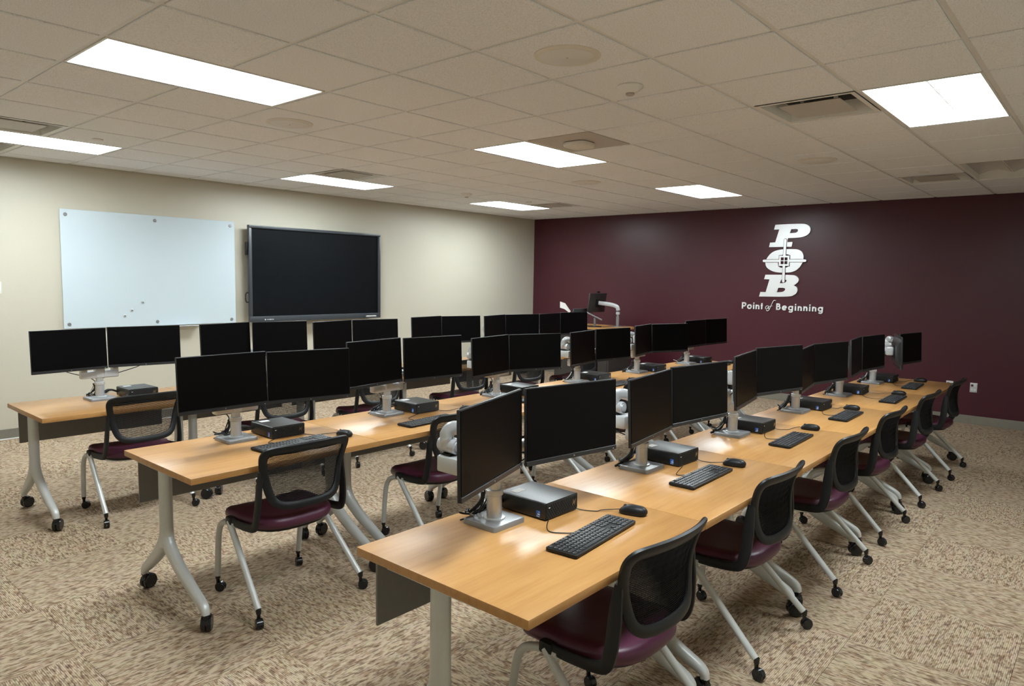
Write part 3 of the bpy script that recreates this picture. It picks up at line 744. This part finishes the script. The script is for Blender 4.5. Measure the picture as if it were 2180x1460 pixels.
for r in range(3):
    for s in range(6):
        x, y = SX[r][s], SY[r]
        t = thing('monitor_stand', 'silver dual arm monitor stand of the %s workstation from left in the %s row' % (ORD[s], ROW[r]), 'monitor stand', (x, y, TH), 0, 'dual monitor stands')
        for k, v in SC.items(): link(k, v[0], t)
        for sd, sg_ in (('L', -1), ('R', 1)):
            mx, my, mz, a, ti = MON['R%ds%d%s' % (r+1, s+1, sd)]
            nb = Vector((-math.sin(a), math.cos(a), 0)); vesa = Vector((mx, my, mz))+nb*0.043
            hd = vesa+nb*0.045-Vector((x, y, TH)); vs_ = vesa-Vector((x, y, TH))
            zt = 0.272; ex = vs_.x+sg_*0.045; b = BM()
            b.box(((ex+sg_*0.085)/2, 0.004, zt-0.004), (abs(ex-sg_*0.085)+0.02, 0.044, 0.044), 0.012, 3)     # lower link
            b.box((ex, -0.020, zt+0.002), (0.070, 0.100, 0.058), 0.007, 2)
            ar = b.obj('arm', M_CLEAR, t)
            b = BM(); b.lathe([(0.026, -0.040), (0.028, -0.036), (0.028, 0.036), (0.026, 0.040)], (ex, 0.0, zt+0.065), 'Y', 20)        # sprung upper joint
            b.lathe([(0.017, 0.0), (0.017, -0.004), (0.006, -0.005)], (ex, -0.040, zt+0.065), 'Y', 16)
            b.sweep(smooth_path([(ex+sg_*0.010, 0.006, zt+0.060), (ex+sg_*0.014, 0.0, zt+0.105), (ex-sg_*0.002, -0.018, zt+0.128), (ex-sg_*0.035, -0.050, zt+0.118)], 4), 0.021, 0.025, n=10, square=0.35)
            b.obj('elbow', M_ALUL, ar)
            BM().box((ex, 0.0, zt+0.034), (0.046, 0.046, 0.008), 0.002, 1).obj('washer', M_BLACK, ar)
            R_ = Matrix.Rotation(a, 3, 'Z'); b = BM()
            y1 = max(vs_.y+0.05, -0.085)
            b.box((0, 0, 0), (0.052, 0.060, 0.080), 0.012, 3, rot=R_)
            bmesh.ops.translate(b.b, vec=vs_+nb*0.035, verts=b.b.verts)
            b.sweep([(vs_+nb*0.05), Vector((ex-sg_*0.035, -0.050, zt+0.116))], 0.019, n=10)
            b.obj('tilt_head', M_CLEAR, ar)
            b = BM(); b.box((0, 0, 0), (0.115, 0.006, 0.115), 0.001, 1, rot=R_)
            bmesh.ops.translate(b.b, vec=vs_+nb*0.003, verts=b.b.verts); b.obj('mounting_plate', M_BLACK, ar, smooth=False)
            b = BM(); b.sweep(smooth_path([(vs_.x, vs_.y+0.01, vs_.z-0.04), (vs_.x-sg_*0.01, vs_.y+0.05, vs_.z-0.10), (ex-sg_*0.04, 0.035, zt-0.05), (sg_*0.04, 0.035, 0.15), (sg_*0.012, 0.042, 0.09), (sg_*0.01-0.01, 0.075, 0.022), (sg_*0.05-0.03, 0.10, 0.005)], 5), 0.0033, n=6)
            b.obj('cable', M_CABLE, t)
        # bundled cables behind the pole
        for q in range(5):
            rr = random.Random(r*100+s*10+q); m_ = M_CABLEW if q == 1 else M_CABLE
            b = BM(); y0 = 0.055+0.012*rr.random()
            b.sweep(smooth_path([(-0.03+0.02*rr.random(), 0.040, 0.115), (-0.035+0.03*rr.random(), 0.052, 0.07), (-0.06+0.04*rr.random(), y0+0.02, 0.03), (-0.11+0.10*rr.random(), y0+0.055*rr.random(), 0.008+0.04*rr.random()), (-0.05+0.06*rr.random(), y0+0.045*rr.random(), 0.006+0.03*rr.random()), (0.05+0.04*rr.random(), y0+0.035, 0.02+0.03*rr.random()), (0.10, 0.075+0.01*q, 0.05), (0.15, 0.085+0.008*q, 0.03), (0.18, 0.094, 0.03)], 4), 0.0034 if q else 0.008, n=6)
            b.obj('cable', m_, t)

# ------------------------------------------------------------------ small desktop computers
def make_pc():
    t = thing('desktop_computer', 'x', 'computer'); wx, dy, hz = 0.205, 0.232, 0.066
    b = BM(); rg = []
    o_ = rrect(wx, hz, 0.007, 3, 0, hz/2+0.003)
    for y, sc in ((-dy/2, 1.0), (dy/2, 1.0)): rg.append(b.ring([(x, y, z) for x, z in o_]))
    b.skin(rg); b.obj('case', M_CASE, t)
    f = BM().box((0, -dy/2-0.001, hz/2+0.003), (wx-0.008, 0.003, hz-0.008), 0.001, 1).obj('front_panel', M_DARK, t, smooth=False)
    b = BM(); x0, x1, z0, z1 = -wx/2+0.006, wx/2-0.006, 0.009, hz-0.003; stp = 0.0135
    for sgn in (1, -1):
        k = x0-(z1-z0)
        while k < x1+(z1-z0):
            pts = []
            for zz in (z0, z1):
                xx = k+sgn*(zz-z0)*0.75 + (0 if sgn > 0 else (z1-z0)*0.75)
                pts.append((xx, zz))
            (xa, za), (xb, zb) = pts
            def clip(xa, za, xb, zb):
                ta, tb = 0.0, 1.0; dx = xb-xa
                if abs(dx) < 1e-9: return None
                for lim, side in ((x0, 1), (x1, -1)):
                    q = (lim-xa)/dx
                    if side*dx > 0: ta = max(ta, q)
                    else: tb = min(tb, q)
                if ta >= tb: return None
                return (xa+dx*ta, za+(zb-za)*ta, xa+dx*tb, za+(zb-za)*tb)
            c_ = clip(xa, za, xb, zb)
            if c_ and math.hypot(c_[2]-c_[0], c_[3]-c_[1]) > 0.006:
                b.sweep([(c_[0], -dy/2-0.0035, c_[1]), (c_[2], -dy/2-0.0035, c_[3])], 0.0013, n=4)
            k += stp
    gr = b.obj('grille', M_CASE, t, smooth=False); gr['kind'] = 'stuff'
    b = BM()
    for k in range(4):
        b.sweep([(0.066+0.0045*k-0.003, -dy/2-0.0060, 0.026+(0.006 if k in (1, 2) else 0)), (0.066+0.0045*k+0.003, -dy/2-0.0060, 0.044+(0 if k in (1, 2) else 0.006))], 0.0010, n=4)
    b.obj('logo', M_GOLD, t, smooth=False)
    BM().box((-0.083, -dy/2-0.0048, 0.050), (0.009, 0.002, 0.0035), 0.0008, 1).obj('power_light', M_PRINT, t, smooth=False)
    st = BM().box((-wx/2-0.0006, -dy/2+0.034, 0.023), (0.0012, 0.019, 0.024), 0.0003, 1).obj('blue_sticker', M_BLUE, t, smooth=False)
    b = BM(); b.box((-wx/2-0.0014, -dy/2+0.031, 0.022), (0.0005, 0.011, 0.0045)); b.box((-wx/2-0.0014, -dy/2+0.030, 0.0305), (0.0005, 0.006, 0.002)); b.box((-wx/2-0.0014, -dy/2+0.034, 0.0135), (0.0005, 0.014, 0.002))
    b.obj('sticker_print', M_PRINT, st, smooth=False)
    BM().box((-0.045, 0.070, hz+0.0034), (0.055, 0.036, 0.0006)).obj('paper_label', M_LABEL, t, smooth=False)
    for sx in (-1, 1):
        for sy in (-1, 1): BM().lathe([(0.008, 0), (0.008, 0.004)], (sx*0.08, sy*0.095, 0), 'Z', 10).obj('rubber_foot', M_BLACK, t)
    return t
pp = make_pc(); first = True
PCD = [[0.237, 0.24, 0.235, 0.24, 0.235, 0.23], [0.24]*6, [0.245]*6]
for r in range(3):
    for s in range(6):
        o = pp if first else copy_tree(pp); first = False
        o.location = (SX[r][s]+PCD[r][s]+0.005, SY[r]-0.022+random.uniform(-0.01, 0.01), TH); o.rotation_euler = (0, 0, random.uniform(-0.03, 0.03))
        tag(o, 'flat black desktop computer of the %s workstation from left in the %s row' % (ORD[s], ROW[r]), 'computer', 'flat desktop computers')

# ------------------------------------------------------------------ keyboards and mice
def key_rows():
    p = 0.0188; out = []   # (x, y, width)
    rows = [[1, -1, 1, 1, 1, 1, -0.5, 1, 1, 1, 1, -0.5, 1, 1, 1, 1], [1]*13+[2], [1.5]+[1]*12+[1.5], [1.75]+[1]*11+[2.25], [2.25]+[1]*10+[2.75], [1.25, 1.25, 1.25, 6.25, 1.25, 1.25, 1.25, 1.25]]
    nav = [[1, 1, 1], [1, 1, 1], [1, 1, 1], [], [-1, 1, -1], [1, 1, 1]]
    pad = [[1, 1, 1, 1], [1]*4, [1]*4, [1]*4, [1]*4, [2, 1, 1]]
    for k in range(6):
        y = 0.0475-p*k*0.98-(0.0015 if k else 0); x = -0.2135
        for blk, gap in ((rows[k], 0.004), (nav[k], 0.004), (pad[k], 0)):
            n_ = {id(rows[k]): 15, id(nav[k]): 3}.get(id(blk), 4); x0 = x
            for w_ in blk:
                if w_ > 0: out.append((x+p*w_/2, y, w_))
                x += p*abs(w_)
            x = x0+p*n_+gap
    return out
def key_shape(b, cx, cy, w_):
    hx, hy = 0.0188*w_/2-0.0012, 0.0079
    a = b.ring([(cx-hx, cy-hy, 0.0125), (cx+hx, cy-hy, 0.0125), (cx+hx, cy+hy, 0.0125), (cx-hx, cy+hy, 0.0125)])
    c_ = b.ring([(cx-hx+0.0012, cy-hy+0.001, 0.0172), (cx+hx-0.0012, cy-hy+0.001, 0.0172), (cx+hx-0.0012, cy+hy-0.001, 0.0172), (cx-hx+0.0012, cy+hy-0.001, 0.0172)])
    b.skin([a, c_])
KEYS = key_rows(); kmesh = {}
def print_marks():
    b = BM(); rr = random.Random(3)
    for x, y, w_ in KEYS:
        if w_ < 3:
            h = 0.0022; ww = 0.0018+0.0008*rr.random(); xx = x-0.0188*w_/2+0.0048
            b.quad([(xx-ww/2, y+0.0005, 0.01735), (xx+ww/2, y+0.0005, 0.01735), (xx+ww/2, y+0.0005+h, 0.01735), (xx-ww/2, y+0.0005+h, 0.01735)])
    return b.mesh('key_print', M_PRINT, False)
KP = print_marks()
def kb_case():
    b = BM(); rg = []
    for sc, z0, z1 in ((0.985, 0.002, 0.002), (1.0, 0.004, 0.004), (1.0, 0.013, 0.013), (0.992, 0.0142, 0.0142)):
        rg.append(b.ring([(x*sc, y*(1+(sc-1)*3), z0) for x, y in rrect(0.437, 0.123, 0.007, 3, 0, 0)]))
    b.skin(rg); return b.mesh('case', M_BLACK)
KC = kb_case()
def joined_keys():
    b = BM()
    for x, y, w_ in KEYS: key_shape(b, x, y, w_)
    return b.mesh('keys', M_KEY, False)
KJ = joined_keys()
def make_keyboard(detail, target):
    t = thing('keyboard', 'x', 'keyboard')
    link('case', KC, t); link('key_print', KP, t)
    if detail:
        for x, y, w_ in KEYS:
            if w_ not in kmesh:
                b = BM(); key_shape(b, 0, 0, w_); kmesh[w_] = b.mesh('key', M_KEY, False)
            link('key', kmesh[w_], t, (x, y, 0))
    else:
        link('keys', KJ, t)['kind'] = 'stuff'
    tx, ty = target
    BM().sweep(smooth_path([(-0.02, 0.060, 0.008), (-0.03, 0.085, 0.003), (-0.075+0.3*tx, 0.5*ty+0.03, 0.0022), (-0.06+0.5*tx, ty*0.8, 0.0022), (tx-0.02, ty-0.005, 0.003), (tx, ty, 0.012)], 6), 0.0019, n=6).obj('cable', M_CABLE, t)
    return t
def make_mouse(target):
    t = thing('mouse', 'x', 'mouse')
    b = BM(); rg = []
    for sc, z in ((0.80, 0.0005), (0.95, 0.004), (1.0, 0.012), (0.97, 0.020), (0.86, 0.028), (0.66, 0.034), (0.36, 0.037), (0.08, 0.038)):
        pr = []
        for k in range(28):
            a = 2*PI*k/28; ca, sa = math.cos(a), math.sin(a)
            x = 0.031*sc*math.copysign(abs(ca)**0.85, ca)*(1-0.10*math.cos(2*a)); y = 0.057*sc*math.copysign(abs(sa)**0.9, sa)
            pr.append((x, y-0.006*(z/0.038), z*(1-0.20*max(0, y/0.057)**2)))
        rg.append(b.ring(pr))
    b.skin(rg); b.obj('shell', M_BLACK, t, ang=60)
    BM().lathe([(0.007, -0.003), (0.0085, -0.002), (0.0085, 0.002), (0.007, 0.003)], (0, 0.030, 0.028), 'X', 14).obj('scroll_wheel', M_KEY, t)
    tx, ty = target
    BM().sweep(smooth_path([(0, 0.055, 0.012), (0, 0.075, 0.008), (tx*0.35, ty*0.55, 0.004), (tx*0.65, ty*0.62, 0.0022), (tx*0.85, ty*0.85, 0.0022), (tx, ty, 0.008)], 6), 0.0018, n=6).obj('cable', M_CABLE, t)
    return t
KB = [[(-0.463, -0.459, 0.085), (0.525, -0.397, 0.02), (1.628, -0.424, 0.03), (2.68, -0.43, 0.02), (3.73, -0.49, 0.03), (4.70, -0.435, 0.05)],
      [(-0.45, 1.515, 0.03), (0.49, 1.46, 0.05), (1.66, 1.50, 0.0), (2.72, 1.50, 0.02), (3.74, 1.49, 0.0), (4.80, 1.50, 0.02)],
      [(-0.48, 3.405, 0.03), (0.52, 3.41, 0.0), (1.58, 3.40, 0.02), (2.66, 3.40, 0.0), (3.72, 3.40, 0.0), (4.76, 3.40, 0.0)]]
MS = [[(-0.150, -0.432, 0.25), (0.842, -0.415, 0.2), (2.035, -0.395, 0.15), (3.00, -0.375, 0.15), (4.06, -0.455, 0.1), (5.13, -0.41, 0.1)],
      [(-0.13, 1.50, 0.1), (0.93, 1.56, 0.15), (1.98, 1.53, 0.1), (3.05, 1.52, 0.1), (4.06, 1.52, 0.1), (5.16, 1.53, 0.1)],
      [(-0.16, 3.44, 0.1), (0.84, 3.44, 0.1), (1.90, 3.44, 0.1), (2.98, 3.44, 0.1), (4.04, 3.44, 0.1), (5.08, 3.44, 0.1)]]
for r in range(3):
    for s in range(6):
        if r == 2 and s > 1: continue            # wholly hidden behind the middle row
        px, py = SX[r][s]+0.14, SY[r]-0.145
        x, y, a = KB[r][s]; ca, sa = math.cos(-a), math.sin(-a)
        dx, dy = px+0.03-x, py+0.01-y
        t = make_keyboard(r == 0 and s < 2, (dx*ca-dy*sa, dx*sa+dy*ca)); t.location = (x, y, TH); t.rotation_euler = (0, 0, a)
        tag(t, 'black keyboard of the %s workstation from left in the %s row' % (ORD[s], ROW[r]), 'keyboard', 'desk keyboards')
        x, y, a = MS[r][s]; ca, sa = math.cos(-a), math.sin(-a); dx, dy = px+0.19-x, py+0.01-y
        t = make_mouse((dx*ca-dy*sa, dx*sa+dy*ca)); t.location = (x, y, TH); t.rotation_euler = (0, 0, a)
        tag(t, 'black mouse of the %s workstation from left in the %s row' % (ORD[s], ROW[r]), 'mouse', 'desk mice')

# ------------------------------------------------------------------ lectern in the far corner
LX, LY, LZ = 6.62, 4.42, 0.955
lec = thing('lectern', 'dark teaching lectern with a wood top in the far corner', 'lectern', (LX, LY, 0))
BM().box((0, 0, 0.47), (0.62, 1.02, 0.90), 0.006, 1).obj('body', M_LECT, lec, smooth=False)
for k in range(2): BM().box((-0.314, -0.25+0.5*k, 0.47), (0.010, 0.46, 0.80), 0.003, 1).obj('door', M_LECT, lec, smooth=False)
BM().box((0, 0, 0.025), (0.58, 0.98, 0.05)).obj('plinth', M_BLACK, lec, smooth=False)
b = BM(); b.prism(rrect(0.72, 1.20, 0.16, 6), LZ-0.032, LZ); b.obj('top', M_WOOD, lec)
def mini_monitor(name, label, loc, a, w_, h_, tilt, mm):
    t = thing(name, label, 'monitor', loc, a)
    t.rotation_euler = (tilt, 0, a)
    BM().box((0, 0, 0), (w_, 0.022, h_), 0.005, 2).obj('housing', mm, t)
    BM().box((0, 0.0125, 0.004), (w_-0.02, 0.003, h_-0.03), 0.001, 1).obj('screen', M_SCREEN, t, smooth=False)
    BM().box((0, -0.02, 0), (0.12, 0.02, 0.12), 0.004).obj('mount', M_BLACK, t)
    return t
m1 = mini_monitor('lectern_monitor', 'upright dark monitor on a jointed arm above the lectern', (6.60, 4.34, 1.315), 0.06, 0.50, 0.295, 0.12, M_LECT)
t = BM().box((0.02, 0, 0.165), (0.075, 0.03, 0.022), 0.006).obj('webcam', M_BLACK); t.location = (6.60, 4.34, 1.315); tag(t, 'small black webcam clipped on top of the lectern monitor', 'webcam')
mini_monitor('lectern_screen', 'dark touch screen standing low beside the lectern monitor', (6.36, 4.50, 1.095), 0.10, 0.46, 0.27, 0.25, M_TVF)
t = thing('lectern_display_mount', 'silver jointed arm holding the upright lectern monitor', 'mount', (6.72, 4.03, LZ))
BM().prism(rrect(0.16, 0.14, 0.02, 3), 0, 0.012).obj('base_plate', M_ALU, t)
BM().lathe([(0.026, 0.012), (0.026, 0.15), (0.021, 0.151), (0.021, 0.20)], n=18).obj('pole', M_ALU, t)
BM().sweep(smooth_path([(0, 0, 0.19), (0, 0.0, 0.27), (-0.01, 0.02, 0.31), (-0.04, 0.09, 0.335), (-0.08, 0.20, 0.35), (-0.12, 0.28, 0.36)], 4), 0.026, 0.032, n=10, square=0.3).obj('arm', M_CLEAR, t)
t = thing('touch_panel', 'thin silver sloped panel on a post at the lectern front', 'panel', (6.38, 4.22, LZ), -0.98)
BM().prism(rrect(0.20, 0.16, 0.02, 3), 0, 0.010).obj('base_plate', M_BLACK, t)
BM().box((0, 0.0, 0.075), (0.035, 0.02, 0.14), 0.006).obj('post', M_ALU, t)
BM().box((-0.01, 0, 0.165), (0.26, 0.20, 0.016), 0.005, 2, rot=Matrix.Rotation(0.45, 3, 'Y')).obj('panel', M_ALU, t)
t = thing('document_camera', 'white angular document camera head left of the lectern monitor', 'camera', (6.48, 4.84, LZ), -0.98)
BM().prism(rrect(0.16, 0.16, 0.02, 3), 0, 0.012).obj('base_plate', M_WHITE, t)
b = BM(); b.sweep(smooth_path([(0.10, 0, 0.012), (0.08, 0, 0.12), (0.03, 0, 0.22), (-0.03, 0, 0.30)], 3), 0.010, 0.014, n=8); b.obj('post', M_WHITE, t)
b = BM(); a_ = [(-0.10, 0.36), (-0.02, 0.335), (0.07, 0.21), (0.05, 0.19), (-0.03, 0.245), (-0.10, 0.265)]
r0 = b.ring([(x, -0.02, z) for x, z in a_]); r1 = b.ring([(x, 0.02, z) for x, z in a_]); b.skin([r0, r1]); b.obj('head', M_WHITE, t, smooth=False)
